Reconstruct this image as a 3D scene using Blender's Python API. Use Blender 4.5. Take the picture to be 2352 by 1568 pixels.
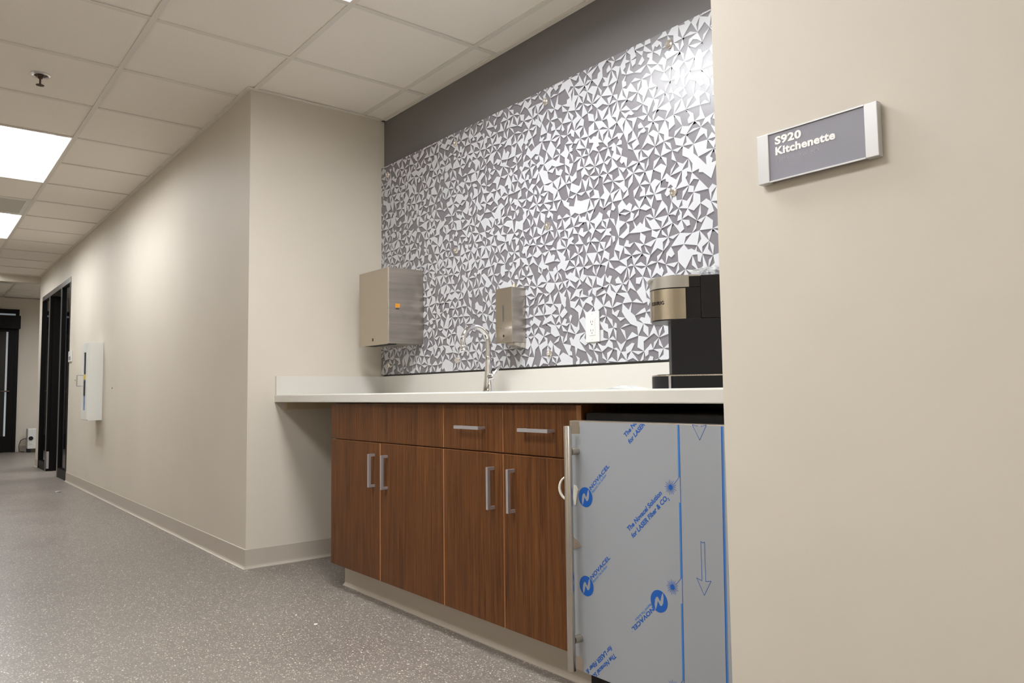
import bpy, bmesh, math, random
from mathutils import Vector, Matrix, noise
from mathutils.geometry import tessellate_polygon
random.seed(7)
for o in list(bpy.data.objects): bpy.data.objects.remove(o)
scene = bpy.context.scene
COL = scene.collection

# ------------------------------------------------------------------ camera
cam_data = bpy.data.cameras.new('camera')
cam_data.sensor_fit = 'HORIZONTAL'; cam_data.sensor_width = 36.0
cam_data.lens = 1724.9 / 2352 * 36.0
cam_data.clip_start = 0.05
cam = bpy.data.objects.new('camera', cam_data); COL.objects.link(cam)
def Rz(a): return Matrix.Rotation(a, 3, 'Z')
def Rx(a): return Matrix.Rotation(a, 3, 'X')
def Ry(a): return Matrix.Rotation(a, 3, 'Y')
_R = Rz(0.8891) @ Rx(0.0688) @ Ry(0.0127)          # local: x right, y forward, z up
_M = Matrix((_R.col[0], _R.col[2], -_R.col[1])).transposed()
cam.matrix_world = Matrix.Translation((3.750, -1.3386, 0.8451)) @ _M.to_4x4()
scene.camera = cam

# ------------------------------------------------------------------ world, exposure
world = bpy.data.worlds.new('world'); scene.world = world; world.use_nodes = True
world.node_tree.nodes['Background'].inputs[0].default_value = (0.05, 0.05, 0.05, 1)
world.node_tree.nodes['Background'].inputs[1].default_value = 0.2
vs = scene.view_settings
vs.view_transform = 'Standard'; vs.look = 'None'; vs.gamma = 1.0; vs.use_curve_mapping = False
vs.exposure = 1.15
LIGHT = 11.4                                           # luminance of the ceiling troffers
LIGHT_COL = (0.985, 1.0, 1.025)

# ------------------------------------------------------------------ dimensions (metres)
H = 2.418; D = 0.774; W = 2.8016                      # ceiling, niche depth, niche width
ZT, ZB, YF = 0.852, 0.8148, 0.1382                    # worktop
YC = 0.160                                            # cabinet fronts
T = 0.6096
GX0 = -0.1452
GY = [-2.40, -1.797, -1.187, -0.577, 0.020, 0.6315, D]
YO = -2.40                                            # far side of the corridor
XE = -7.52; XF = -10.85; XR = 6.6
HF = 2.505

# ------------------------------------------------------------------ material helpers
def lin(c):
    r = []
    for v in c:
        v = v / 255.0
        r.append(v / 12.92 if v <= 0.04045 else ((v + 0.055) / 1.055) ** 2.4)
    return (r[0], r[1], r[2], 1.0)
def mat(name, col, rough=0.5, metal=0.0, spec=0.5, coat=0.0, coat_rough=0.1):
    m = bpy.data.materials.new(name); m.use_nodes = True
    b = m.node_tree.nodes['Principled BSDF']
    b.inputs['Base Color'].default_value = lin(col)
    b.inputs['Roughness'].default_value = rough
    b.inputs['Metallic'].default_value = metal
    b.inputs['Specular IOR Level'].default_value = spec
    b.inputs['Coat Weight'].default_value = coat
    b.inputs['Coat Roughness'].default_value = coat_rough
    return m
def nodes(m): return m.node_tree.nodes, m.node_tree.links, m.node_tree.nodes['Principled BSDF']
def texcoord(m, scale=(1, 1, 1), rot=(0, 0, 0)):
    n, l, b = nodes(m)
    tc = n.new('ShaderNodeTexCoord'); mp = n.new('ShaderNodeMapping')
    mp.inputs['Scale'].default_value = scale; mp.inputs['Rotation'].default_value = rot
    l.new(tc.outputs['Object'], mp.inputs['Vector']); return mp.outputs['Vector']
def noise_node(m, vec, scale, detail=3.0, rough=0.5):
    n, l, b = nodes(m)
    t = n.new('ShaderNodeTexNoise'); t.inputs['Scale'].default_value = scale
    t.inputs['Detail'].default_value = detail; t.inputs['Roughness'].default_value = rough
    l.new(vec, t.inputs['Vector']); return t.outputs['Fac']
def ramp(m, fac, stops):
    n, l, b = nodes(m)
    r = n.new('ShaderNodeValToRGB'); e = r.color_ramp.elements
    while len(e) < len(stops): e.new(0.5)
    for k, (p, c) in enumerate(stops): e[k].position = p; e[k].color = c
    l.new(fac, r.inputs['Fac']); return r.outputs['Color']
def mix(m, fac, a, b_, mode='MIX'):
    n, l, b = nodes(m)
    x = n.new('ShaderNodeMix'); x.data_type = 'RGBA'; x.blend_type = mode
    for sock, v in ((x.inputs['Factor'], fac), (x.inputs['A'], a), (x.inputs['B'], b_)):
        if hasattr(v, 'links'): l.new(v, sock)
        else: sock.default_value = v
    return x.outputs['Result']
def bump(m, height, strength=0.1, dist=0.002):
    n, l, b = nodes(m)
    k = n.new('ShaderNodeBump'); k.inputs['Strength'].default_value = strength
    k.inputs['Distance'].default_value = dist
    l.new(height, k.inputs['Height']); l.new(k.outputs['Normal'], b.inputs['Normal'])
def setc(m, out, sock='Base Color'):
    n, l, b = nodes(m); l.new(out, b.inputs[sock])

M = {}
def wall_paint(name, col, rough=0.4, spec=0.4):
    m = mat(name, col, rough, spec=spec)
    v = texcoord(m)
    f = noise_node(m, v, 1.3, 3)
    d = lin(col); a = [x * 0.96 for x in d[:3]] + [1]; c = [min(1, x * 1.03) for x in d[:3]] + [1]
    setc(m, ramp(m, f, [(0.3, a), (0.7, c)]))
    bump(m, noise_node(m, v, 260, 2), 0.10, 0.0008)
    return m
M['wall'] = wall_paint('beige_wall_paint', (206, 198, 184), 0.58, 0.38)
M['charcoal'] = wall_paint('charcoal_wall_paint', (109, 106, 105), 0.40, 0.4)
M['rubber'] = mat('taupe_rubber_base', (180, 171, 158), 0.36)
_v = texcoord(M['rubber']); bump(M['rubber'], noise_node(M['rubber'], _v, 90, 2), 0.06, 0.001)

def floor_mat():
    m = mat('speckled_vinyl_floor', (160, 150, 142), 0.36, spec=0.45)
    n, l, b = nodes(m)
    v = texcoord(m)
    base = ramp(m, noise_node(m, v, 26, 6, 0.75), [(0.28, lin((104, 98, 91))), (0.72, lin((135, 126, 117)))])
    big = noise_node(m, v, 1.7, 4, 0.6)
    base = mix(m, 0.35, base, ramp(m, big, [(0.35, lin((111, 103, 97))), (0.65, lin((130, 122, 114)))]))
    out = base
    for scale, thr, size, colr, rot, st in ((95, 0.68, 0.30, (198, 189, 176), 0.3, (1, 2.1, 1)), (120, 0.60, 0.28, (190, 181, 169), -0.5, (2.2, 1, 1)),
                               (170, 0.58, 0.30, (96, 89, 85), 0.2, (1, 1.4, 1)), (60, 0.87, 0.26, (206, 198, 186), 0.9, (1.0, 1.8, 1))):
        vv = texcoord(m, st, (0, 0, rot))
        vo = n.new('ShaderNodeTexVoronoi'); vo.inputs['Scale'].default_value = scale
        l.new(vv, vo.inputs['Vector'])
        sp = n.new('ShaderNodeSeparateColor'); l.new(vo.outputs['Color'], sp.inputs['Color'])
        g = n.new('ShaderNodeMath'); g.operation = 'GREATER_THAN'; g.inputs[1].default_value = thr
        l.new(sp.outputs['Red'], g.inputs[0])
        q = n.new('ShaderNodeMath'); q.operation = 'LESS_THAN'; q.inputs[1].default_value = size
        l.new(vo.outputs['Distance'], q.inputs[0])
        mm = n.new('ShaderNodeMath'); mm.operation = 'MULTIPLY'
        l.new(g.outputs[0], mm.inputs[0]); l.new(q.outputs[0], mm.inputs[1])
        out = mix(m, mm.outputs[0], out, lin(colr))
    setc(m, out)
    rr = n.new('ShaderNodeMapRange'); rr.inputs['To Min'].default_value = 0.30; rr.inputs['To Max'].default_value = 0.5
    l.new(big, rr.inputs['Value']); l.new(rr.outputs['Result'], b.inputs['Roughness'])
    bump(m, noise_node(m, v, 140, 3), 0.10, 0.001)
    return m
M['floor'] = floor_mat()

def tile_mat():
    m = mat('ceiling_tile', (238, 234, 228), 0.9, spec=0.2)
    v = texcoord(m)
    f = noise_node(m, v, 300, 4, 0.7)
    setc(m, ramp(m, f, [(0.3, lin((233, 226, 216))), (0.6, lin((246, 239, 229)))]))
    bump(m, f, 0.25, 0.001)
    return m
M['tile'] = tile_mat()
M['tbar'] = mat('painted_ceiling_grid', (226, 220, 210), 0.5)
M['deck'] = mat('ceiling_deck', (90, 88, 86), 0.9)

def wood_mat():
    m = mat('walnut_laminate', (92, 56, 30), 0.42, spec=0.25)
    v = texcoord(m, (1, 1, 0.030)); v2 = texcoord(m, (1, 1, 0.09)); v3 = texcoord(m, (1, 1, 0.015))
    f1 = noise_node(m, v, 95, 5, 0.75)
    f2 = noise_node(m, v2, 20, 5, 0.65)
    f3 = noise_node(m, v3, 420, 2, 0.6)
    c = ramp(m, f1, [(0.34, lin((54, 26, 7))), (0.48, lin((87, 50, 21))), (0.64, lin((119, 76, 36)))])
    c = mix(m, 0.40, c, ramp(m, f2, [(0.36, lin((62, 31, 10))), (0.64, lin((113, 69, 32)))]))
    c = mix(m, 0.28, c, ramp(m, f3, [(0.40, lin((41, 18, 5))), (0.58, lin((115, 71, 34)))]))
    setc(m, c); bump(m, f3, 0.05, 0.0004)
    return m
M['wood'] = wood_mat()
M['edge'] = mat('tan_edge_banding', (204, 152, 104), 0.45)
M['solid'] = mat('white_solid_surface', (206, 203, 195), 0.28, spec=0.4)
M['cleat'] = mat('pine_cleat', (192, 174, 142), 0.6)
M['dark'] = mat('dark_inside', (34, 30, 28), 0.8)
M['nickel'] = mat('satin_nickel', (186, 184, 187), 0.42, 0.75)
M['chrome'] = mat('chrome', (226, 226, 228), 0.06, 1.0)

def brushed(name, col, rough=0.34, axis='x', contrast=0.035):
    m = mat(name, col, rough, 1.0)
    sc = {'x': (0.04, 1, 1), 'z': (1, 1, 0.04), 'y': (1, 0.04, 1)}[axis]
    v = texcoord(m, sc)
    f = noise_node(m, v, 600, 2, 0.5)
    n, l, b = nodes(m)
    r = n.new('ShaderNodeMapRange'); r.inputs['To Min'].default_value = rough - 0.04; r.inputs['To Max'].default_value = rough + 0.06
    l.new(f, r.inputs['Value']); l.new(r.outputs['Result'], b.inputs['Roughness'])
    g_ = noise_node(m, texcoord(m, (0.5, 0.9, 22) if axis == 'y' else (1, 1, 1)), 1.6, 4, 0.7)
    d = lin(col)
    setc(m, mix(m, 0.5 if axis == 'y' else 0.0, ramp(m, f, [(0.3, [x * (1 - contrast) for x in d[:3]] + [1]), (0.7, [min(1, x * (1 + contrast)) for x in d[:3]] + [1])]), ramp(m, g_, [(0.35, [x * 0.72 for x in d[:3]] + [1]), (0.65, [min(1, x * 1.22) for x in d[:3]] + [1])])))
    bump(m, f, 0.02, 0.0003)
    return m
M['steel'] = brushed('brushed_steel', (186, 178, 168), 0.30, 'y')
M['steelv'] = brushed('brushed_steel_vertical', (196, 188, 176), 0.26, 'z')
M['steelx'] = brushed('brushed_steel_horizontal', (190, 181, 168), 0.32, 'x')
M['film'] = mat('grey_protective_film', (160, 164, 169), 0.36, 0.25)
_v = texcoord(M['film'], (1, 1, 0.03)); bump(M['film'], noise_node(M['film'], _v, 60, 2), 0.04, 0.001)
M['blue'] = mat('blue_print', (14, 84, 166), 0.4)
M['blue2'] = mat('light_blue_print', (58, 120, 184), 0.4)
M['black'] = mat('black_plastic', (24, 23, 25), 0.5, 0.0, 0.25)
M['black2'] = mat('gloss_black_plastic', (20, 17, 18), 0.32, 0.0, 0.3)
M['white'] = mat('white_plastic', (216, 215, 210), 0.35)
M['white_metal'] = mat('white_enamel', (226, 226, 220), 0.35)
M['steelplain'] = mat('satin_steel', (188, 178, 160), 0.2, 1.0)
M['handle'] = mat('satin_steel_bar', (196, 190, 182), 0.27, 1.0)
M['sight'] = mat('smoked_window', (84, 86, 84), 0.5)
M['lid'] = mat('silver_lid', (172, 167, 158), 0.42, 0.8)
M['alum'] = mat('satin_aluminium', (204, 203, 202), 0.4, 0.4)
M['alumdark'] = mat('dark_aluminium_edge', (96, 96, 92), 0.4, 0.6)
M['signgrey'] = mat('sign_grey', (138, 137, 146), 0.45)
M['letter'] = mat('raised_white_letters', (246, 245, 242), 0.4)
M['braille'] = mat('braille_dots', (214, 214, 220), 0.35)
M['frame'] = mat('black_door_frame', (11, 9, 9), 0.42, 0.0, 0.14)
M['frame_lit'] = mat('lit_black_frame', (108, 104, 102), 0.30, 0.4)  # lighter copy of the black frame, light on its faces put into the colour
M['glassdark'] = mat('tinted_glass', (14, 14, 16), 0.04, 0.0, 0.6)
M['sticker'] = mat('amber_sticker', (212, 140, 40), 0.5)
M['amber'] = mat('amber_plastic', (196, 178, 146), 0.25)
M['tape'] = mat('clear_white_tape', (222, 220, 208), 0.35)
M['green'] = mat('green_wall_plug', (92, 150, 84), 0.5)
M['paper'] = mat('white_scrap', (244, 242, 238), 0.6)
M['yellow'] = mat('yellow_label', (206, 180, 40), 0.5)
M['bluelabel'] = mat('blue_pane', (122, 146, 196), 0.15)
M['cord'] = mat('black_cord', (28, 28, 30), 0.5)
M['bronze'] = mat('bronze_sprinkler', (92, 76, 68), 0.3, 0.9)
M['ventgrey'] = mat('grey_grille', (196, 192, 184), 0.5)

def clear_mat(name, alpha, col=(240, 244, 246), rough=0.08):
    m = mat(name, col, rough, 0.0, 0.8)
    n, l, b = nodes(m); b.inputs['Alpha'].default_value = alpha
    return m
M['bag'] = clear_mat('clear_plastic_bag', 0.42)
M['wrap'] = clear_mat('clear_plastic_wrap', 0.35)
M['cap'] = mat('clear_standoff_cap', (232, 226, 218), 0.10, 0.85)

def emit_mat(name, col, strength):
    m = bpy.data.materials.new(name); m.use_nodes = True
    n, l = m.node_tree.nodes, m.node_tree.links
    b = n['Principled BSDF']; b.inputs['Base Color'].default_value = (0.4, 0.4, 0.4, 1)
    b.inputs['Emission Color'].default_value = (*col, 1); b.inputs['Emission Strength'].default_value = strength
    return m
M['lamp'] = emit_mat('lit_diffuser', LIGHT_COL, LIGHT)
M['reflector'] = mat('white_reflector', (244, 243, 240), 0.5)
M['lamp_dim'] = emit_mat('lit_diffuser_dimmed', LIGHT_COL, LIGHT * 0.8)
M['lamp_niche'] = emit_mat('lit_diffuser_niche', LIGHT_COL, LIGHT * 1.2)
M['glass_glow'] = emit_mat('glowing_glass_edge', (0.75, 0.88, 0.95), 0.08)  # faint emission painted in for the bright reflection on the far door glass

def print_mat():
    m = mat('printed_acrylic', (150, 150, 150), 0.285, 0.0, 0.66)
    n, l, b = nodes(m)
    a = n.new('ShaderNodeVertexColor'); a.layer_name = 'ink'
    l.new(a.outputs['Color'], b.inputs['Base Color'])
    return m
M['print'] = print_mat()
M['panel'] = mat('grey_acrylic_panel', (120, 117, 122), 0.285, 0.0, 0.66)
M['paneledge'] = mat('panel_edge', (214, 214, 212), 0.2)

# ------------------------------------------------------------------ mesh helpers
def obj(name, bm, material, parent=None, smooth=False, bevel=0.0, seg=2):
    if bevel > 0:
        bmesh.ops.remove_doubles(bm, verts=bm.verts, dist=1e-6)
        ed = [e for e in bm.edges if len(e.link_faces) == 2 and e.calc_face_angle(0) > 0.6]
        bmesh.ops.bevel(bm, geom=ed, offset=bevel, segments=seg, affect='EDGES', profile=0.5)
    bmesh.ops.recalc_face_normals(bm, faces=bm.faces)
    me = bpy.data.meshes.new(name); bm.to_mesh(me); bm.free()
    return mobj(name, me, material, parent, smooth)
def mobj(name, me, material, parent=None, smooth=False):
    o = bpy.data.objects.new(name, me); COL.objects.link(o)
    if material is not None:
        for mm in (material if isinstance(material, (list, tuple)) else [material]): me.materials.append(mm)
    if smooth:
        for p in me.polygons: p.use_smooth = True
        try: me.set_sharp_from_angle(angle=0.7)
        except Exception: pass
    if parent is not None: put(o, parent)
    return o
def put(o, parent):
    o.parent = parent
    if parent.type == 'EMPTY': o.location = -parent.location
def thing(name, label, cat, loc, group=None):
    e = bpy.data.objects.new(name, None); COL.objects.link(e)
    e.empty_display_size = 0.05; e.location = loc
    return tag(e, label, cat, group)
def tag(o, label, cat, group=None, kind=None):
    o['label'] = label; o['category'] = cat
    if group: o['group'] = group
    if kind: o['kind'] = kind
    return o
def struct(o, label, cat): return tag(o, label, cat, kind='structure')
def box(bm, x0, x1, y0, y1, z0, z1):
    v = [bm.verts.new((x, y, z)) for x in (x0, x1) for y in (y0, y1) for z in (z0, z1)]
    for f in ((0, 1, 3, 2), (4, 6, 7, 5), (0, 4, 5, 1), (2, 3, 7, 6), (0, 2, 6, 4), (1, 5, 7, 3)):
        bm.faces.new([v[i] for i in f])
    return v
def nbox(*a, **k):
    bm = bmesh.new(); box(bm, *a); return bm
def cyl(bm, p0, p1, r0, r1=None, seg=24, caps=True):
    r1 = r0 if r1 is None else r1
    p0, p1 = Vector(p0), Vector(p1); d = (p1 - p0).normalized()
    a = d.orthogonal().normalized(); b = d.cross(a)
    rings = []
    for p, r in ((p0, r0), (p1, r1)):
        rings.append([bm.verts.new(p + (a * math.cos(t) + b * math.sin(t)) * r) for t in [2 * math.pi * i / seg for i in range(seg)]])
    for i in range(seg): bm.faces.new([rings[0][i], rings[0][(i + 1) % seg], rings[1][(i + 1) % seg], rings[1][i]])
    if caps: bm.faces.new(rings[0][::-1]); bm.faces.new(rings[1])
def tube(bm, pts, rad, seg=16, caps=True):
    pts = [Vector(p) for p in pts]; n = len(pts)
    rad = rad if isinstance(rad, (list, tuple)) else [rad] * n
    tan = [(pts[min(i + 1, n - 1)] - pts[max(i - 1, 0)]).normalized() for i in range(n)]
    a = tan[0].orthogonal().normalized(); rings = []
    for i in range(n):
        a = (a - tan[i] * a.dot(tan[i])).normalized(); b = tan[i].cross(a)
        rings.append([bm.verts.new(pts[i] + (a * math.cos(t) + b * math.sin(t)) * rad[i]) for t in [2 * math.pi * k / seg for k in range(seg)]])
    for i in range(n - 1):
        for k in range(seg): bm.faces.new([rings[i][k], rings[i][(k + 1) % seg], rings[i + 1][(k + 1) % seg], rings[i + 1][k]])
    if caps: bm.faces.new(rings[0][::-1]); bm.faces.new(rings[-1])
def lathe(bm, prof, cx, cy, seg=32):
    rings = [[bm.verts.new((cx + r * math.cos(t), cy + r * math.sin(t), z)) for t in [2 * math.pi * k / seg for k in range(seg)]] for r, z in prof]
    for i in range(len(rings) - 1):
        for k in range(seg): bm.faces.new([rings[i][k], rings[i][(k + 1) % seg], rings[i + 1][(k + 1) % seg], rings[i + 1][k]])
    bm.faces.new(rings[0][::-1]); bm.faces.new(rings[-1])
def prism(bm, poly, fn0, fn1):
    """poly: list of 2-D points, fn0/fn1 map them to the two end faces"""
    a = [bm.verts.new(fn0(p)) for p in poly]; b = [bm.verts.new(fn1(p)) for p in poly]
    bm.faces.new(a[::-1]); bm.faces.new(b)
    n = len(poly)
    for i in range(n): bm.faces.new([a[i], a[(i + 1) % n], b[(i + 1) % n], b[i]])
def text_mesh(body, size, extrude=0.0, offset=0.0, shear=0.0, spacing=1.0, scale_to=None):
    """flat text in its own x/y plane, left-bottom at the origin; returns (verts, faces, width)"""
    cu = bpy.data.curves.new('t', 'FONT'); cu.body = body; cu.size = size; cu.extrude = extrude
    cu.offset = offset; cu.shear = shear; cu.space_character = spacing; cu.resolution_u = 3
    o = bpy.data.objects.new('t', cu); COL.objects.link(o)
    dg = bpy.context.evaluated_depsgraph_get()
    me = bpy.data.meshes.new_from_object(o.evaluated_get(dg))
    bpy.data.objects.remove(o); bpy.data.curves.remove(cu)
    vs_ = [v.co.copy() for v in me.vertices]; fs = [list(p.vertices) for p in me.polygons]
    bpy.data.meshes.remove(me)
    x0 = min(v.x for v in vs_); x1 = max(v.x for v in vs_)
    k = 1.0 if scale_to is None else scale_to / (x1 - x0)
    for v in vs_: v.x = (v.x - x0) * k
    return vs_, fs, (x1 - x0) * k
def from_data(name, vs_, fs, material, parent=None, smooth=False):
    me = bpy.data.meshes.new(name); me.from_pydata([tuple(v) for v in vs_], [], fs); me.update()
    return mobj(name, me, material, parent, smooth)

# ================================================================== SETTING
# ---- floor
bm = nbox(XF - 0.3, XR + 0.3, YO - 0.2, 3.2, -0.1, 0.0)
struct(obj('floor', bm, M['floor']), 'grey speckled sheet vinyl floor of the corridor', 'floor')

# ---- walls
def wall(name, label, boxes, m='wall'):
    bm = bmesh.new()
    for b in boxes: box(bm, *b)
    return struct(obj(name, bm, M[m]), label, 'wall')
XD1, XD2, ZD = -5.215, -7.275, 2.125
wall('wall_left', 'long beige corridor wall left of the kitchenette niche', [(XD1, 0, 0, 0.12, 0, H), (XD2, XD1, 0, 0.12, ZD, H), (XE, XD2, 0, 0.12, 0, H)])
wall('wall_niche_left', 'short beige side wall inside the niche beside the towel dispenser', [(-0.12, 0, 0.12, D + 0.12, 0, H)])
wall('wall_back', 'charcoal painted back wall of the niche above the patterned panel', [(0, W, D, D + 0.12, 0, H)], 'charcoal')
wall('wall_niche_right', 'beige side wall of the niche hidden behind the coffee maker', [(W, W + 0.12, 0.12, D + 0.12, 0, H)])
wall('wall_right', 'beige corridor wall carrying the room sign', [(W, XR, 0, 0.12, 0, H)])
wall('wall_opposite', 'beige corridor wall behind the camera', [(XF, XR, YO - 0.12, YO, 0, HF)])
wall('wall_end', 'beige corridor end wall behind the camera', [(XR, XR + 0.12, YO, 0.12, 0, H)])
wall('wall_far', 'beige wall at the far end of the corridor beside the black glass door', [(XF - 0.12, XF, YO, 3.0, 0, HF)])
wall('wall_side_hall', 'beige wall closing the side hall past the corridor', [(XF, XE, 3.0, 3.12, 0, HF), (XE - 0.001, XE + 0.10, 0.12, 3.0, 0, HF)])
wall('wall_side_room', 'pale walls of the room behind the open doorway', [(XE + 0.10, XD1 + 0.4, 2.6, 2.7, 0, H), (XD1 + 0.3, XD1 + 0.4, 0.12, 2.6, 0, H)])
o = wall('trim_1', 'shallow beige bulkhead dropped across the corridor ceiling at its far end', [(XE - 0.13, XE, YO, 0.0, 2.331, HF + 0.05)])

# ---- rubber baseboards with a cove toe
def cove(h=0.095, t=0.004, toe=0.016):
    pr = [(0, 0), (toe, 0), (toe, 0.0025)]
    for k in range(1, 6):
        a = k / 6 * math.pi / 2
        pr.append((toe - (toe - t) * math.sin(a), 0.003 + 0.016 * (1 - math.cos(a))))
    pr += [(t, 0.022), (t, h - 0.002), (t - 0.002, h), (0, h)]
    return pr
def base_x(bm, x0, x1, y, sgn=-1, **k): prism(bm, cove(**k), lambda p: (x0, y + sgn * p[0], p[1]), lambda p: (x1, y + sgn * p[0], p[1]))
def base_y(bm, y0, y1, x, sgn=1, **k): prism(bm, cove(**k), lambda p: (x + sgn * p[0], y0, p[1]), lambda p: (x + sgn * p[0], y1, p[1]))
bm = bmesh.new(); prism(bm, cove(), lambda p: (XD1, -p[0], p[1]), lambda p: (p[0], -p[0], p[1]))
struct(obj('baseboard_left', bm, M['rubber']), 'taupe rubber cove base along the corridor wall', 'baseboard')
bm = bmesh.new(); prism(bm, cove(), lambda p: (p[0], -p[0], p[1]), lambda p: (p[0], D, p[1]))
struct(obj('baseboard_niche', bm, M['rubber']), 'taupe rubber cove base on the niche side wall left of the cabinets', 'baseboard')
bm = bmesh.new(); base_x(bm, W, XR, 0)
struct(obj('baseboard_right', bm, M['rubber']), 'taupe rubber cove base under the sign wall', 'baseboard')
bm = bmesh.new(); base_x(bm, XE, XD2, 0); base_y(bm, 0.0, 0.12, XE, -1)
struct(obj('baseboard_corner', bm, M['rubber']), 'short taupe rubber cove base past the black door frame', 'baseboard')
bm = bmesh.new(); base_y(bm, 0.16, 3.0, XF, 1)
struct(obj('baseboard_far', bm, M['rubber']), 'taupe rubber cove base on the far wall', 'baseboard')
bm = bmesh.new(); base_x(bm, 0.608, 2.2, 0.234, -1, h=0.104)
box(bm, 0.608, 2.2, 0.234, 0.25, 0, 0.104)
struct(obj('baseboard_cabinet', bm, M['rubber']), 'taupe rubber toe kick recessed under the walnut cabinets', 'toe kick')

# ---- suspended ceiling
bm = bmesh.new()
box(bm, XE, XR, YO, 0.12, H + 0.13, H + 0.17); box(bm, -0.12, W + 0.12, 0.12, D + 0.12, H + 0.13, H + 0.17)
ceil = struct(obj('ceiling', bm, M['deck']), 'suspended ceiling of square off-white tiles over corridor and niche', 'ceiling')
gx = [GX0 + k * T for k in range(-13, 13)]
lights = [(1.074, 2.293, 3), (GX0 - 4 * T, GX0 - 2 * T, 2), (GX0 - 8 * T, GX0 - 6 * T, 2), (GX0 - 12 * T, GX0 - 10 * T, 2),
          (GX0 + 3 * T, GX0 + 5 * T, 1), (GX0 + 9 * T, GX0 + 11 * T, 1)]
vent_cell = (GX0 - 6 * T, GX0 - 5 * T, 2)
def occupied(xa, xb, row):
    xm = (xa + xb) / 2
    return any(l[0] < xm < l[1] and l[2] == row for l in lights) or (vent_cell[0] < xm < vent_cell[1] and vent_cell[2] == row)
tile_cache = {}
def tile(xa, xb, ya, yb, row):
    # lay-in tile resting on the flanges, its face a few millimetres above them
    w, d = round(xb - xa - 0.004, 4), round(yb - ya - 0.004, 4)
    if w < 0.02 or d < 0.02: return
    key = (w, d)
    if key not in tile_cache:
        bm = nbox(-w / 2, w / 2, -d / 2, d / 2, 0, 0.016)
        me = bpy.data.meshes.new('ceiling_tile'); bmesh.ops.recalc_face_normals(bm, faces=bm.faces); bm.to_mesh(me); bm.free()
        me.materials.append(M['tile']); tile_cache[key] = me
    o = bpy.data.objects.new('ceiling_tile', tile_cache[key]); COL.objects.link(o)
    o.location = ((xa + xb) / 2, (ya + yb) / 2, H + 0.005 + random.uniform(-0.0006, 0.0006)); o.parent = ceil
for row in range(0, 6):
    ya, yb = GY[row], GY[row + 1]
    for k in range(len(gx) - 1):
        xa, xb = max(gx[k], XE), min(gx[k + 1], XR)
        if row >= 4: xa, xb = max(xa, 0.0), min(xb, W)
        if xb - xa < 0.02 or occupied(xa, xb, row): continue
        tile(xa, xb, ya, yb, row)
BW = 0.012
def bar(name, x0, x1, y0, y1):
    bm = nbox(x0, x1, y0, y1, H, H + 0.004)
    xm, ym = (x0 + x1) / 2, (y0 + y1) / 2
    if x1 - x0 > y1 - y0: box(bm, x0, x1, ym - 0.001, ym + 0.001, H + 0.004, H + 0.035)
    else: box(bm, xm - 0.001, xm + 0.001, y0, y1, H + 0.004, H + 0.035)
    return obj(name, bm, M['tbar'], ceil)
for y in GY[1:4]: bar('main_runner', XE, XR, y - BW, y + BW)
for y in GY[4:6]: bar('main_runner', 0.0, W, y - BW, y + BW)
for x in gx:
    if not XE < x < XR: continue
    for row in range(0, 6):
        if row >= 4 and not 0 < x < W: continue
        if any(l[0] + 0.05 < x < l[1] - 0.05 and l[2] == row for l in lights): continue
        y0 = GY[row] + (BW if row else 0); y1 = GY[row + 1] - BW
        if row == 3 and not 0 < x < W: y1 = 0.0
        if row == 5: y1 = D
        bar('cross_tee', x - BW, x + BW, y0, y1)
def angle(x0, x1, y0, y1): return obj('wall_angle', nbox(x0, x1, y0, y1, H - 0.0015, H + 0.003), M['tbar'], ceil)
a_ = 0.022
angle(XE, 0.0, -a_, 0.0); angle(0.0, a_, -a_, D); angle(0, W, D - a_, D); angle(W - a_, W, 0, D); angle(W, XR, -a_, 0)
angle(XE, XE + a_, YO, -a_); angle(XE, XR, YO, YO + a_)
# far hall ceiling, higher
bm = nbox(XF, XE, YO, 3.0, HF + 0.01, HF + 0.05)
cf = struct(obj('ceiling_far_hall', bm, M['tile']), 'higher tiled ceiling of the hall past the bulkhead', 'ceiling')
for i in range(6):
    x = XE - 0.35 - i * T; obj('cross_tee', nbox(x - BW, x + BW, YO, 3.0, HF, HF + 0.02), M['tbar'], cf)
for i in range(9):
    y = YO + 0.45 + i * T; obj('main_runner', nbox(XF, XE, y - BW, y + BW, HF, HF + 0.02), M['tbar'], cf)
bm = nbox(XE + 0.1, XD1 + 0.4, 0.12, 2.7, H, H + 0.05)
struct(obj('ceiling_side_room', bm, M['tile']), 'plain ceiling of the room behind the doorway', 'ceiling')

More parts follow.
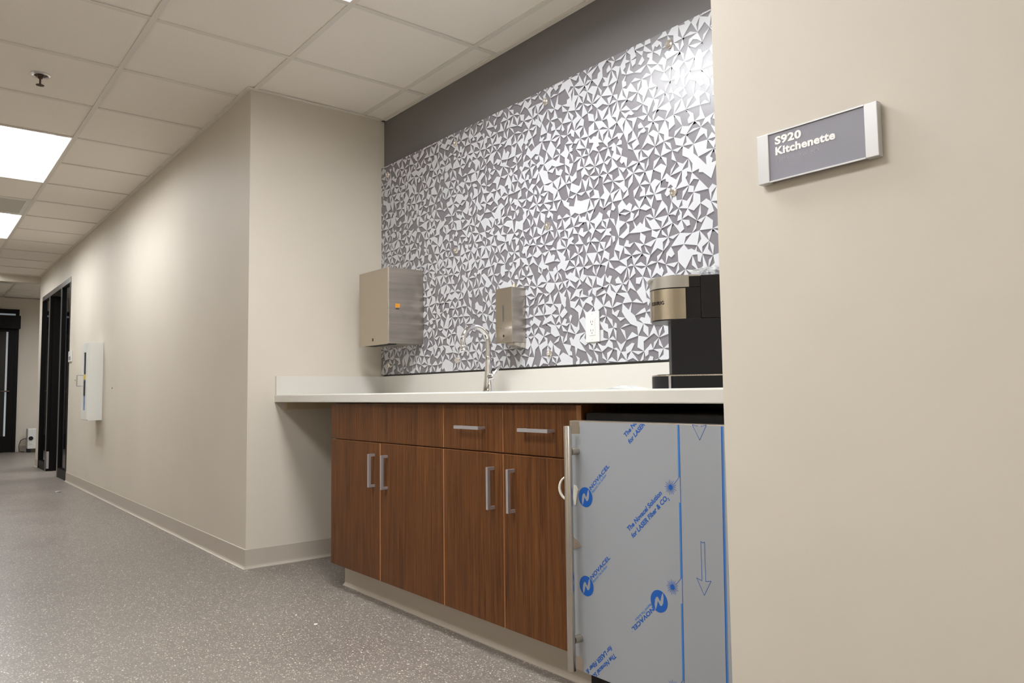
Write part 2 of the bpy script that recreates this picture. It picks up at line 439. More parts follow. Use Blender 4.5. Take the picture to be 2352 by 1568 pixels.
# ---- ceiling light troffers
def troffer(x0, x1, y0, y1, z, label, lamp='lamp', group='lit ceiling panels'):
    t = thing('ceiling_light', label, 'ceiling light', ((x0 + x1) / 2, (y0 + y1) / 2, z), group)
    f = 0.012; rec = 0.075; ins = 0.055
    x0 += 0.003; x1 -= 0.003; y0 += 0.003; y1 -= 0.003
    # sheet-metal trim and sloping reflector sides rising to a recessed lens
    bm = bmesh.new()
    loops = []
    for d, h in ((0.0, 0.002), (f, 0.001), (f + 0.004, 0.006), (f + ins * 0.35, rec * 0.55), (f + ins, rec)):
        loops.append([bm.verts.new(p) for p in ((x0 + d, y0 + d, z + h), (x1 - d, y0 + d, z + h), (x1 - d, y1 - d, z + h), (x0 + d, y1 - d, z + h))])
    for a in range(len(loops) - 1):
        for k in range(4): bm.faces.new([loops[a][k], loops[a][(k + 1) % 4], loops[a + 1][(k + 1) % 4], loops[a + 1][k]])
    top = [bm.verts.new(p) for p in ((x0, y0, z + rec + 0.02), (x1, y0, z + rec + 0.02), (x1, y1, z + rec + 0.02), (x0, y1, z + rec + 0.02))]
    for k in range(4): bm.faces.new([loops[0][k], top[k], top[(k + 1) % 4], loops[0][(k + 1) % 4]])
    bm.faces.new(top)
    obj('housing', bm, M['reflector'], t)
    d = f + ins - 0.001
    obj('diffuser', nbox(x0 + d, x1 - d, y0 + d, y1 - d, z + rec - 0.001, z + rec + 0.006), M[lamp], t)
    return t
lab = ['lit ceiling panel right above the niche opening', 'large lit ceiling panel nearest the camera over the corridor', 'lit ceiling panel beyond the grey return grille',
       'lit ceiling panel at the far end of the corridor', 'lit ceiling panel above the camera', 'lit ceiling panel behind the camera']
for (x0, x1, row), lb in zip(lights, lab): troffer(x0, x1, GY[row], GY[row + 1], H, lb, {2: 'lamp_dim', 3: 'lamp_niche'}.get(row, 'lamp'))
troffer(-9.3, -8.08, 0.6, 1.2, HF - 0.095, 'lit ceiling panel around the corner in the far hall')
troffer(-6.6, -5.4, 1.0, 1.6, H - 0.097, 'lit ceiling panel in the room behind the doorway')

# ---- return grille, supply diffuser, sprinkler
def grille(x0, x1, y0, y1, z, label, name, nslat, m):
    t = thing(name, label, 'vent', ((x0 + x1) / 2, (y0 + y1) / 2, z))
    bm = bmesh.new(); f = 0.035
    box(bm, x0, x1, y0, y0 + f, z, z + 0.012); box(bm, x0, x1, y1 - f, y1, z, z + 0.012)
    box(bm, x0, x0 + f, y0 + f, y1 - f, z, z + 0.012); box(bm, x1 - f, x1, y0 + f, y1 - f, z, z + 0.012)
    obj('frame', bm, M['white_metal'], t)
    obj('plenum', nbox(x0 + 0.01, x1 - 0.01, y0 + 0.01, y1 - 0.01, z + 0.03, z + 0.034), M['ventgrey'], t)
    me = None
    for i in range(nslat):
        x = x0 + f + (i + 0.5) * (x1 - x0 - 2 * f) / nslat
        bm = bmesh.new(); w = (x1 - x0) / nslat * 0.42
        prism(bm, [(-w, 0.001), (-w, 0.004), (w, 0.012), (w, 0.009)], lambda p: (x + p[0], y0 + f, z + p[1]), lambda p: (x + p[0], y1 - f, z + p[1]))
        obj('slat', bm, m, t)
grille(vent_cell[0] + 0.012, vent_cell[1] - 0.012, GY[2] + 0.012, GY[3] - 0.012, H + 0.001, 'square grey return air grille between two ceiling lights', 'return_grille', 24, M['ventgrey'])
grille(-9.0, -8.4, -0.75, -0.15, HF - 0.012, 'supply air diffuser in the far hall ceiling', 'air_diffuser', 8, M['nickel'])
sx, sy = -0.445, -0.868
t = thing('sprinkler_head', 'small bronze fire sprinkler with chrome ring in the ceiling', 'sprinkler', (sx, sy, H))
bm = bmesh.new(); lathe(bm, [(0.042, H + 0.006), (0.043, H - 0.001), (0.036, H - 0.006), (0.027, H - 0.004), (0.026, H + 0.006)], sx, sy)
obj('escutcheon', bm, M['chrome'], t, smooth=True)
bm = bmesh.new(); lathe(bm, [(0.026, H - 0.002), (0.026, H - 0.004), (0.012, H - 0.005), (0.010, H - 0.018), (0.006, H - 0.020)], sx, sy, 20)
obj('body', bm, M['bronze'], t, smooth=True)
bm = bmesh.new()
cyl(bm, (sx, sy, H - 0.018), (sx, sy, H - 0.05), 0.0045, seg=12)
for s in (-1, 1): tube(bm, [(sx + s * 0.010, sy, H - 0.012), (sx + s * 0.014, sy, H - 0.026), (sx + s * 0.005, sy, H - 0.043)], 0.002, 8)
obj('frame_arms', bm, M['bronze'], t)
bm = bmesh.new(); lathe(bm, [(0.004, H - 0.048), (0.018, H - 0.050), (0.018, H - 0.0515), (0.004, H - 0.052)], sx, sy, 20)
obj('deflector', bm, M['bronze'], t)

# ---- door_1: black framed doorway in the corridor wall
d1 = struct(thing('door_1', 'black metal doorway with dark glass side panels at the end of the corridor wall', 'door frame', (-6.25, 0, 0)), 'black metal doorway with dark glass side panels at the end of the corridor wall', 'door frame')
def part(name, m, parent, *b, bevel=0.0): return obj(name, nbox(*b), M[m], parent, bevel=bevel)
yf_, yb_ = -0.004, 0.125
part('head', 'frame_lit', d1, XD2, XD1, yf_, yb_, ZD - 0.055, ZD)
part('jamb', 'frame', d1, XD1 - 0.05, XD1, yf_, yb_, 0, ZD - 0.055)
part('jamb', 'frame', d1, XD2, XD2 + 0.05, yf_, yb_, 0, ZD - 0.055)
for xm in (-5.80, -6.66): 
    part('mullion', 'frame', d1, xm - 0.03, xm + 0.03, yf_ + 0.004, yb_, 0, ZD - 0.055)
    part('mullion_lit_face', 'frame_lit', d1, xm - 0.03, xm + 0.03, yf_, yf_ + 0.004, 0.0, ZD - 0.055)  # thin front plate carrying the painted lit tone of the mullion
for x0, x1 in ((-5.77, XD1 - 0.05), (XD2 + 0.05, -6.69)):
    part('bottom_rail', 'frame', d1, x0, x1, 0.0, 0.05, 0, 0.10)
    part('pane', 'glassdark', d1, x0, x1, 0.022, 0.030, 0.10, ZD - 0.055)
# open leaf edge and stop on the far side of the opening
part('door_stop', 'frame', d1, -6.63, -6.615, 0.035, 0.075, 0, ZD - 0.055)
part('kick_plate', 'nickel', d1, -6.631, -6.6285, 0.004, 0.03, 0.03, 0.23)
lf = obj('door_leaf', nbox(-6.69, -6.645, 0.128, 1.0, 0.01, ZD - 0.06), M['frame'], d1)
part('strike', 'nickel', d1, -5.832, -5.829, 0.03, 0.06, 0.96, 1.06)

# ---- door_2: black glazed door in the far wall
d2 = struct(thing('door_2', 'black glazed door with overhead operator in the far wall', 'door', (XF, -0.42, 0)), 'black glazed door with overhead operator in the far wall', 'door')
yr = 0.108; yl = -1.05
part('frame_jamb', 'frame', d2, XF, XF + 0.06, yr - 0.05, yr, 0, 2.31)
part('frame_jamb', 'frame', d2, XF, XF + 0.06, yl, yl + 0.05, 0, 2.31)
part('frame_head', 'frame', d2, XF, XF + 0.06, yl + 0.05, yr - 0.05, 2.24, 2.31)
part('transom_glass', 'glass_glow', d2, XF + 0.02, XF + 0.03, yl + 0.05, yr - 0.05, 2.20, 2.24)
part('operator_box', 'frame', d2, XF + 0.0, XF + 0.17, yl, yr + 0.01, 1.99, 2.20)
part('stile', 'frame', d2, XF + 0.01, XF + 0.055, yr - 0.14, yr - 0.052, 0.01, 1.985)
part('stile', 'frame', d2, XF + 0.01, XF + 0.055, yl + 0.052, yl + 0.17, 0.01, 1.985)
part('rail', 'frame', d2, XF + 0.01, XF + 0.055, yl + 0.17, yr - 0.14, 0.01, 0.26)
part('rail', 'frame', d2, XF + 0.01, XF + 0.055, yl + 0.17, yr - 0.14, 1.94, 1.985)
part('pane', 'glassdark', d2, XF + 0.03, XF + 0.036, yl + 0.17, yr - 0.165, 0.26, 1.94)
part('glass_edge_reflection', 'glass_glow', d2, XF + 0.03, XF + 0.045, yr - 0.168, yr - 0.142, 0.26, 1.94)  # glowing strip standing in for the reflection along the glass edge
bm = bmesh.new(); tube(bm, [(XF + 0.055, yl + 0.12, 0.98), (XF + 0.11, yl + 0.13, 0.98), (XF + 0.11, yr - 0.11, 0.98), (XF + 0.055, yr - 0.10, 0.98)], 0.012, 10)
obj('push_bar', bm, M['bronze'], d2)

# ================================================================== CABINETS
def door_box(x0, x1, y0, y1, z0, z1):
    """slab whose narrow edges carry the tan banding (material 1)"""
    bm = nbox(x0, x1, y0, y1, z0, z1); bmesh.ops.recalc_face_normals(bm, faces=bm.faces)
    for f in bm.faces:
        if abs(f.normal.y) < 0.5: f.material_index = 1
    return bm
WE = None
def slab(name, parent, x0, x1, z0, z1, y0=YC, y1=YC + 0.019):
    g = 0.0028
    return obj(name, door_box(x0 + g, x1 - g, y0, y1, z0 + g, z1 - g), [M['wood'], M['edge']], parent)
def pull(parent, kind, x, z, length):
    """flat bar pull, standing 30 mm off the front"""
    bm = bmesh.new(); y = YC - 0.030; r = 0.0052; hl = length / 2
    if kind == 'h':
        box(bm, x - hl, x + hl, y, y + 0.010, z - r, z + r)
        for s in (-1, 1): box(bm, x + s * (hl - 0.005) - 0.005, x + s * (hl - 0.005) + 0.005, y + 0.010, YC, z - r * 0.8, z + r * 0.8)
    else:
        box(bm, x - r, x + r, y, y + 0.010, z - hl, z + hl)
        for s in (-1, 1): box(bm, x - r * 0.8, x + r * 0.8, y + 0.010, YC, z + s * (hl - 0.005) - 0.005, z + s * (hl - 0.005) + 0.005)
    return obj('handle', bm, M['nickel'], parent)
def carcass(parent, x0, x1):
    bm = bmesh.new(); ym = YC + 0.0215
    box(bm, x0, x0 + 0.018, ym, 0.74, 0.105, ZB - 0.002); box(bm, x1 - 0.018, x1, ym, 0.74, 0.105, ZB - 0.002)
    box(bm, x0 + 0.018, x1 - 0.018, ym, 0.74, 0.105, 0.123); box(bm, x0 + 0.018, x1 - 0.018, 0.722, 0.74, 0.123, ZB - 0.002)
    box(bm, x0 + 0.018, x1 - 0.018, ym, ym + 0.018, 0.645, 0.663)
    box(bm, x0 + 0.018, x1 - 0.018, ym, ym + 0.018, ZB - 0.03, ZB - 0.002)
    return obj('carcass', bm, M['wood'], parent)
ZG, ZDB, ZC = 0.654, 0.1065, ZB - 0.004
cab = thing('sink_cabinet', 'walnut sink base cabinet with blank top panel and two doors', 'cabinet', (1.06, YC, 0.0), 'walnut base cabinets')
carcass(cab, 0.610, 1.510)
slab('false_front', cab, 0.610, 1.510, ZG, ZC)
dd = slab('door', cab, 0.610, 1.0545, ZDB, ZG); pull(dd, 'v', 1.0085, 0.541, 0.133)
dd = slab('door', cab, 1.0545, 1.510, ZDB, ZG); pull(dd, 'v', 1.1115, 0.541, 0.133)
cab = thing('drawer_cabinet', 'walnut base cabinet with two drawers over two doors beside the fridge', 'cabinet', (1.85, YC, 0.0), 'walnut base cabinets')
carcass(cab, 1.510, 2.194)
dd = slab('drawer', cab, 1.510, 1.851, ZG, ZC); pull(dd, 'h', 1.687, 0.7325, 0.140)
dd = slab('drawer', cab, 1.851, 2.194, ZG, ZC); pull(dd, 'h', 2.028, 0.7325, 0.140)
dd = slab('door', cab, 1.510, 1.851, ZDB, ZG); pull(dd, 'v', 1.802, 0.541, 0.135)
dd = slab('door', cab, 1.851, 2.194, ZDB, ZG); pull(dd, 'v', 1.9055, 0.541, 0.135)

# ---- worktop with backsplashes and undermount sink
ct = thing('worktop', 'white solid-surface worktop with low backsplash across the niche', 'worktop', (1.4, 0.4, ZB))
hx0, hx1, hy0, hy1 = 0.86, 1.32, 0.22, 0.56
bm = bmesh.new(); c_ = 0.004
xs = [0.0, hx0, hx1, W]; ys = [YF + c_, hy0, hy1, D - 0.0005]
V = {}
for zi, z in ((0, ZB), (1, ZT)):
    for i, x in enumerate(xs):
        for j, y in enumerate(ys): V[i, j, zi] = bm.verts.new((x, y, z))
for i in range(3):
    for j in range(3):
        if (i, j) == (1, 1): continue
        for zi in (0, 1): bm.faces.new([V[i, j, zi], V[i + 1, j, zi], V[i + 1, j + 1, zi], V[i, j + 1, zi]])
for (a, b) in (((1, 1), (2, 1)), ((2, 1), (2, 2)), ((2, 2), (1, 2)), ((1, 2), (1, 1))):
    bm.faces.new([V[a + (0,)], V[b + (0,)], V[b + (1,)], V[a + (1,)]])
prof = [(YF + c_, ZB), (YF + 0.001, ZB + 0.0008), (YF, ZB + 0.003), (YF, ZT - 0.005), (YF + 0.0012, ZT - 0.0015), (YF + c_, ZT)]
rows = []
for p in prof: rows.append([bm.verts.new((x, p[0], p[1])) for x in xs])
for a in range(len(prof) - 1):
    for i in range(3): bm.faces.new([rows[a][i], rows[a][i + 1], rows[a + 1][i + 1], rows[a + 1][i]])
for i, sg in ((0, 1), (3, -1)):
    bm.faces.new([V[i, 0, 0], V[i, 3, 0], V[i, 3, 1], V[i, 0, 1]]); bm.faces.new([r[i] for r in rows])
bmesh.ops.remove_doubles(bm, verts=bm.verts, dist=1e-5)
obj('slab', bm, M['solid'], ct)
obj('backsplash', nbox(0.018, W, D - 0.018, D - 0.0005, ZT - 0.001, 0.948), M['solid'], ct, bevel=0.0015)
obj('side_splash', nbox(0.0005, 0.018, YF + 0.003, D - 0.0005, ZT - 0.001, 0.948), M['solid'], ct, bevel=0.0015)
obj('support_cleat', nbox(0.0005, 0.022, 0.195, D - 0.001, 0.777, ZB - 0.0005), M['cleat'], ct)
bm = bmesh.new()
z0 = 0.66; q = 0.02
inn = [(hx0 + q, hy0 + q), (hx1 - q, hy0 + q), (hx1 - q, hy1 - q), (hx0 + q, hy1 - q)]
out = [(hx0 - 0.01, hy0 - 0.01), (hx1 + 0.01, hy0 - 0.01), (hx1 + 0.01, hy1 + 0.01), (hx0 - 0.01, hy1 + 0.01)]
mid = [(hx0, hy0), (hx1, hy0), (hx1, hy1), (hx0, hy1)]
lp = [[bm.verts.new((x, y, z)) for x, y in pl] for pl, z in ((out, ZB - 0.0005), (mid, ZB - 0.0005), (inn, z0))]
for a, b in ((0, 1), (1, 2)):
    for k in range(4): bm.faces.new([lp[a][k], lp[a][(k + 1) % 4], lp[b][(k + 1) % 4], lp[b][k]])
bm.faces.new(lp[2])
obj('sink_basin', bm, M['steel'], ct)

# ---- faucet
fx, fy = 1.147, 0.640
t = thing('faucet', 'chrome gooseneck kitchen faucet with side lever', 'faucet', (fx, fy, ZT))
bm = bmesh.new()
lathe(bm, [(0.027, ZT), (0.027, ZT + 0.004), (0.0245, ZT + 0.010), (0.020, ZT + 0.045), (0.0165, ZT + 0.085), (0.0145, ZT + 0.115), (0.0135, ZT + 0.150), (0.0115, ZT + 0.156)], fx, fy, 40)
obj('body', bm, M['chrome'], t, smooth=True)
bm = bmesh.new(); R_ = 0.068; zc = 1.064
pts = [(fx, fy, ZT + 0.14), (fx, fy, 1.03)]
for k in range(0, 25):
    a = math.pi * 1.06 * k / 24
    pts.append((fx, fy - R_ + R_ * math.cos(a), zc + R_ * math.sin(a)))
last = Vector(pts[-1]); dirv = (Vector(pts[-1]) - Vector(pts[-2])).normalized()
rad = [0.0112] * len(pts)
obj_pts = pts
tube(bm, pts, rad, 20)
obj('spout', bm, M['chrome'], t, smooth=True)
bm = bmesh.new(); tube(bm, [last, last + dirv * 0.002, last + dirv * 0.004, last + dirv * 0.022, last + dirv * 0.024], [0.0112, 0.0128, 0.0132, 0.0132, 0.0115], 20)
obj('spray_tip', bm, M['chrome'], t, smooth=True)
bm = bmesh.new()
tube(bm, [(fx + 0.006, fy, 0.916), (fx + 0.034, fy, 0.918), (fx + 0.040, fy, 0.918)], [0.0155, 0.0145, 0.010], 20)
obj('lever_hub', bm, M['chrome'], t, smooth=True)
bm = bmesh.new()
tube(bm, [(fx + 0.032, fy, 0.920), (fx + 0.036, fy + 0.016, 0.943), (fx + 0.037, fy + 0.032, 0.962), (fx + 0.035, fy + 0.044, 0.972)], [0.009, 0.0062, 0.0045, 0.0032], 14)
obj('lever', bm, M['chrome'], t, smooth=True)

# ================================================================== PATTERNED PANEL
YP = D - 0.020
pz0, pz1, px0, px1 = 0.957, 2.139, 0.003, W - 0.003
pan = thing('wall_panel', 'glossy acrylic wall panel printed with white and grey angular shards', 'wall panel', (W / 2, YP, pz0))
bm = nbox(px0, px1, YP, YP + 0.006, pz0, pz1); bmesh.ops.recalc_face_normals(bm, faces=bm.faces)
for f in bm.faces: f.material_index = 0 if f.normal.y < -0.5 else 1
obj('acrylic_sheet', bm, [M['panel'], M['paneledge']], pan)

def clip(poly, x0, x1, z0, z1):
    for ax, lim, sg in ((0, x0, 1), (0, x1, -1), (1, z0, 1), (1, z1, -1)):
        outp = []
        for i in range(len(poly)):
            a, b = poly[i][0], poly[(i + 1) % len(poly)][0]
            ca, cb = poly[i][1], poly[(i + 1) % len(poly)][1]
            ia, ib = sg * (a[ax] - lim) >= 0, sg * (b[ax] - lim) >= 0
            if ia: outp.append((a, ca))
            if ia != ib:
                t_ = (lim - a[ax]) / (b[ax] - a[ax])
                outp.append(((a[0] + t_ * (b[0] - a[0]), a[1] + t_ * (b[1] - a[1])), tuple(ca[k] + t_ * (cb[k] - ca[k]) for k in range(3))))
        poly = outp
        if len(poly) < 3: return []
    return poly
A = 0.0500; HT = A * math.sqrt(3) / 2
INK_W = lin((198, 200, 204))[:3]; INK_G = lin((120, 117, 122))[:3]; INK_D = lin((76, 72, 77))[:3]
rng = random.Random(21)
# every small triangle of the lattice is cut by its medians into six; each sixth is white or grey
TYPES = [((), 5), ((0, 1), 17), ((2, 3), 14), ((4, 5), 14), ((0, 1, 2, 3), 12), ((2, 3, 4, 5), 11), ((0, 1, 4, 5), 11),
         ((0, 1, 2), 3), ((2, 3, 4), 3), ((3, 4, 5), 3), ((1, 2), 4), ((3, 4), 4), ((5, 0), 4), ((0, 1, 2, 3, 4, 5), 5)]
tw = [w for _, w in TYPES]
sixths = {}                                          # key -> (three lattice keys), white?
def key(p): return (round(p[0] * 1e5), round(p[1] * 1e5))
edges = {}; whites = []; across = {}
jit = {}
def J(p):
    k = key(p)
    if k not in jit: jit[k] = (p[0] + rng.uniform(-0.19, 0.19) * A, p[1] + rng.uniform(-0.19, 0.19) * A)
    return jit[k]
nr = int((pz1 - pz0) / HT) + 3; nc = int((px1 - px0) / A) + 3
for r in range(-1, nr):
    for c in range(-1, nc):
        off = 0.5 * A if r % 2 else 0.0
        x = px0 + c * A + off; z = pz0 + r * HT
        for tri in (((x, z), (x + A, z), (x + A / 2, z + HT)), ((x + A / 2, z + HT), (x + A, z), (x + 1.5 * A, z + HT))):
            if max(p[0] for p in tri) < px0 or min(p[0] for p in tri) > px1: continue
            tri = tuple(J(p) for p in tri)
            wt = [1 + rng.uniform(-0.3, 0.3) for _ in tri]; sw = sum(wt)
            g = (sum(w_ * p[0] for w_, p in zip(wt, tri)) / sw, sum(w_ * p[1] for w_, p in zip(wt, tri)) / sw)
            # neighbours mostly contrast across an edge, so shards stay small and interlock
            best = None
            for cand in rng.choices(TYPES, tw, k=3):
                st = set(cand[0]); sc = rng.random() * 3.6
                for e in range(3):
                    kk = tuple(sorted((key(tri[e]), key(tri[(e + 1) % 3]))))
                    nb = across.get(kk)
                    if nb is not None: sc += 0.5 * ((2 * e in st) == nb[1]) + 0.5 * ((2 * e + 1 in st) == nb[0])
                if best is None or sc < best[0]: best = (sc, st)
            on = best[1]
            for e in range(3):
                across[tuple(sorted((key(tri[e]), key(tri[(e + 1) % 3]))))] = (2 * e in on, 2 * e + 1 in on)
            for e in range(3):
                a, b = tri[e], tri[(e + 1) % 3]; m_ = ((a[0] + b[0]) / 2, (a[1] + b[1]) / 2)
                for h, sub in ((0, (a, m_, g)), (1, (m_, b, g))):
                    w = (2 * e + h) in on
                    if w: whites.append(sub)
                    for k in range(3):
                        p, q_ = sub[k], sub[(k + 1) % 3]
                        kk = tuple(sorted((key(p), key(q_))))
                        edges.setdefault(kk, []).append((w, p, q_))
vsP, fsP, cols = [], [], []
def add_poly(poly, y):
    if len(poly) < 3: return
    n0 = len(vsP)
    for p, c in poly: vsP.append((p[0], y, p[1])); cols.append(c)
    fsP.append(list(range(n0, n0 + len(poly))))
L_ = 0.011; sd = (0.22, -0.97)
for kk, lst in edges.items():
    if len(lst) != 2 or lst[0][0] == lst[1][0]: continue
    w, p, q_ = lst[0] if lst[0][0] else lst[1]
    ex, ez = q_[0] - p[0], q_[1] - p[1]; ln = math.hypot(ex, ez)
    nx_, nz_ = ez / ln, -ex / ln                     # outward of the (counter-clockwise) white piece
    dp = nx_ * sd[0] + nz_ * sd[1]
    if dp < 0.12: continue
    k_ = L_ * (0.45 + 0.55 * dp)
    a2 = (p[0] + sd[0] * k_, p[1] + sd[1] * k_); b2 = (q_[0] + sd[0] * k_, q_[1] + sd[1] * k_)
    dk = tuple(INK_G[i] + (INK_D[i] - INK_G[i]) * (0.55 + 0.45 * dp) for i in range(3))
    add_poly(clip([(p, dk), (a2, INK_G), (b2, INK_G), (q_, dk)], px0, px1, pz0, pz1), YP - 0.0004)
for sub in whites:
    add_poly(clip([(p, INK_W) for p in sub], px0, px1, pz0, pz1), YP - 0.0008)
me = bpy.data.meshes.new('printed_shards'); me.from_pydata(vsP, [], fsP); me.update()
ca = me.color_attributes.new('ink', 'FLOAT_COLOR', 'POINT')
flat = []
for c in cols: flat += [c[0], c[1], c[2], 1.0]
ca.data.foreach_set('color', flat)
o = mobj('printed_shards', me, M['print'], pan); o['kind'] = 'stuff'
for bx in (0.082, 0.750, 1.421, 2.0875, 2.74):
    for bz in (2.083, 1.547, 1.009):
        if bx > 2.7 and bz < 1.1: pass
        bm = bmesh.new(); y0 = YP - 0.0008
        prof = [(0.0165, 0.0), (0.0165, 0.003), (0.0145, 0.006), (0.009, 0.0075), (0.0085, 0.012), (0.0055, 0.0145)]
        rings = [[bm.verts.new((bx + r * math.cos(a), y0 - h, bz + r * math.sin(a))) for a in [2 * math.pi * k / 20 for k in range(20)]] for r, h in prof]
        for i in range(len(rings) - 1):
            for k in range(20): bm.faces.new([rings[i][k], rings[i][(k + 1) % 20], rings[i + 1][(k + 1) % 20], rings[i + 1][k]])
        bm.faces.new(rings[-1]); bm.faces.new(rings[0][::-1])
        b = obj('standoff_cap', bm, M['cap'], pan, smooth=True)

# ---- paper towel dispenser
yw = YP - 0.001
tx0, tx1, ty0, tz0, tz1 = 0.14, 0.446, 0.545, 1.10, 1.49
t = thing('paper_towel_dispenser', 'brushed steel paper towel dispenser in the niche corner', 'dispenser', ((tx0 + tx1) / 2, yw, tz0))
obj('cabinet', nbox(tx0, tx1, ty0, yw, tz0 + 0.004, tz1), M['steel'], t, bevel=0.003)
obj('front_door', nbox(tx0 + 0.002, tx1 - 0.002, ty0 - 0.003, ty0 + 0.0005, tz0, tz1 - 0.002), M['steelx'], t, bevel=0.0012)
obj('towel_slot', nbox(tx0 + 0.04, tx1 - 0.04, ty0 + 0.012, ty0 + 0.07, tz0 + 0.0005, tz0 + 0.0045), M['dark'], t)
obj('sticker', nbox(tx1 + 0.0001, tx1 + 0.0008, 0.585, 0.612, 1.286, 1.306), M['sticker'], t)
obj('sticker_label', nbox(tx1 + 0.0001, tx1 + 0.0008, 0.587, 0.607, 1.277, 1.281), M['black'], t)
obj('lock', nbox(0.285, 0.297, ty0 - 0.0042, ty0 - 0.0028, 1.122, 1.137), M['bronze'], t)

# ---- soap dispenser
sx0, sx1, sy0 = 1.158, 1.270, 0.676
t = thing('soap_dispenser', 'narrow brushed steel soap dispenser with sight slot above the faucet', 'dispenser', ((sx0 + sx1) / 2, yw, 1.04))
obj('body', nbox(sx0, sx1, sy0 + 0.002, yw, 1.064, 1.302), M['steel'], t, bevel=0.002)
obj('front_cover', nbox(sx0, sx1, sy0 - 0.001, sy0 + 0.0025, 1.062, 1.3015), M['steelx'], t, bevel=0.001)
obj('sight_window', nbox(1.205, 1.215, sy0 - 0.0018, sy0 - 0.0008, 1.155, 1.228), M['sight'], t, bevel=0.0003)
obj('embossed_band', nbox(sx0 + 0.001, sx1 - 0.001, sy0 - 0.0016, sy0 - 0.0009, 1.122, 1.130), M['steelv'], t)
obj('lock', nbox(1.207, 1.217, sy0 - 0.0016, sy0 - 0.0009, 1.088, 1.098), M['bronze'], t)
bm = bmesh.new(); prism(bm, [(0.69, 1.064), (0.69, 1.052), (0.735, 1.040), (yw, 1.040), (yw, 1.064)], lambda p: (1.215, p[0], p[1]), lambda p: (1.266, p[0], p[1]))
obj('push_valve', bm, M['steelv'], t, bevel=0.0012)
bm = bmesh.new(); lathe(bm, [(0.007, 1.3015), (0.007, 1.310), (0.005, 1.318), (0.002, 1.321)], 1.238, 0.715, 16)
obj('refill_key', bm, M['amber'], t, smooth=True)

# ---- outlet
t = thing('power_outlet', 'white duplex power outlet with cover plate on the patterned panel', 'outlet', (1.678, yw, 1.04))
ox0, ox1, oz0, oz1 = 1.641, 1.716, 1.040, 1.160
obj('cover_plate', nbox(ox0, ox1, yw - 0.0065, yw, oz0, oz1), M['white'], t, bevel=0.0025)
cx = (ox0 + ox1) / 2
rc = obj('receptacle', nbox(cx - 0.0165, cx + 0.0165, yw - 0.0085, yw - 0.006, 1.0665, 1.1335), M['white'], t, bevel=0.0008)
for dz in (1.083, 1.117):
    for s, hh in ((-1, 0.0045), (1, 0.0038)): obj('slot', nbox(cx + s * 0.0063 - 0.0009, cx + s * 0.0063 + 0.0009, yw - 0.0088, yw - 0.0082, dz - hh + 0.003, dz + hh + 0.003), M['dark'], rc)
    bm = bmesh.new(); cyl(bm, (cx, yw - 0.0082, dz - 0.0075), (cx, yw - 0.0088, dz - 0.0075), 0.0022, seg=12); obj('ground_hole', bm, M['dark'], rc)
for dz in (1.050, 1.150):
    bm = bmesh.new(); cyl(bm, (cx, yw - 0.0062, dz), (cx, yw - 0.0072, dz), 0.0028, seg=12); obj('screw', bm, M['ventgrey'], t)

# ================================================================== COFFEE MAKER
KP = Vector((2.46, 0.36, 0)); KF = Vector((-0.75, -0.66, 0)).normalized(); KS = Vector((0.66, -0.75, 0)).normalized()
HWID = 0.088
KC = KP - KS * HWID                                  # centre line, near side plane passes through KP
def kpt(u, s, z): return KC + KF * u + KS * s + Vector((0, 0, z))
def dprof(u0, u1, hw, rnd, n=14):
    """plan outline: straight back, rounded front (superellipse)"""
    p = [(u0, hw), ]
    for k in range(n + 1):
        a = math.pi / 2 - math.pi * k / n
        cu, su = math.cos(a), math.sin(a)
        p.append((u1 - rnd + rnd * (abs(cu) ** 0.75), hw * math.copysign(abs(su) ** 0.75, su)))
    p.append((u0, -hw))
    return p
def kprism(name, m, pr, z0, z1, parent, bevel=0.0, smooth=False):
    bm = bmesh.new(); prism(bm, pr, lambda p: kpt(p[0], p[1], z0), lambda p: kpt(p[0], p[1], z1))
    return obj(name, bm, M[m], parent, bevel=bevel, smooth=smooth)
t = thing('coffee_maker', 'black and steel single-serve coffee maker at the right end of the worktop', 'coffee maker', kpt(0, 0, ZT))
kb = kprism('base', 'black', dprof(-0.15, 0.118, HWID, 0.085), ZT, 0.887, t, smooth=True)
kprism('base_rim', 'steelv', dprof(-0.15, 0.1185, HWID + 0.0006, 0.085), 0.887, 0.8905, t, smooth=True)
kprism('drip_tray', 'black2', dprof(-0.02, 0.105, HWID - 0.014, 0.075), 0.8905, 0.8925, t, smooth=True)
bm = bmesh.new(); prism(bm, [(0.068, HWID - 0.003), (0.0745, HWID - 0.003), (0.0745, HWID + 0.001), (0.068, HWID + 0.001)], lambda p: kpt(p[0], p[1], ZT + 0.001), lambda p: kpt(p[0], p[1], 0.887))
obj('trim_strip', bm, M['nickel'], kb)
kprism('column', 'black', [(-0.15, HWID), (0.065, HWID), (0.065, -HWID), (-0.15, -HWID)], 0.8905, 1.046, t, bevel=0.002)
kprism('upper_body', 'black2', [(-0.15, HWID), (-0.019, HWID), (-0.019, -HWID), (-0.15, -HWID)], 1.0465, 1.167, t, bevel=0.003)
hp = dprof(-0.0185, 0.1185, HWID, 0.10, 28)
hd = kprism('brew_head', 'black2', dprof(-0.0185, 0.115, HWID - 0.0015, 0.10, 28), 1.043, 1.134, t, smooth=True)
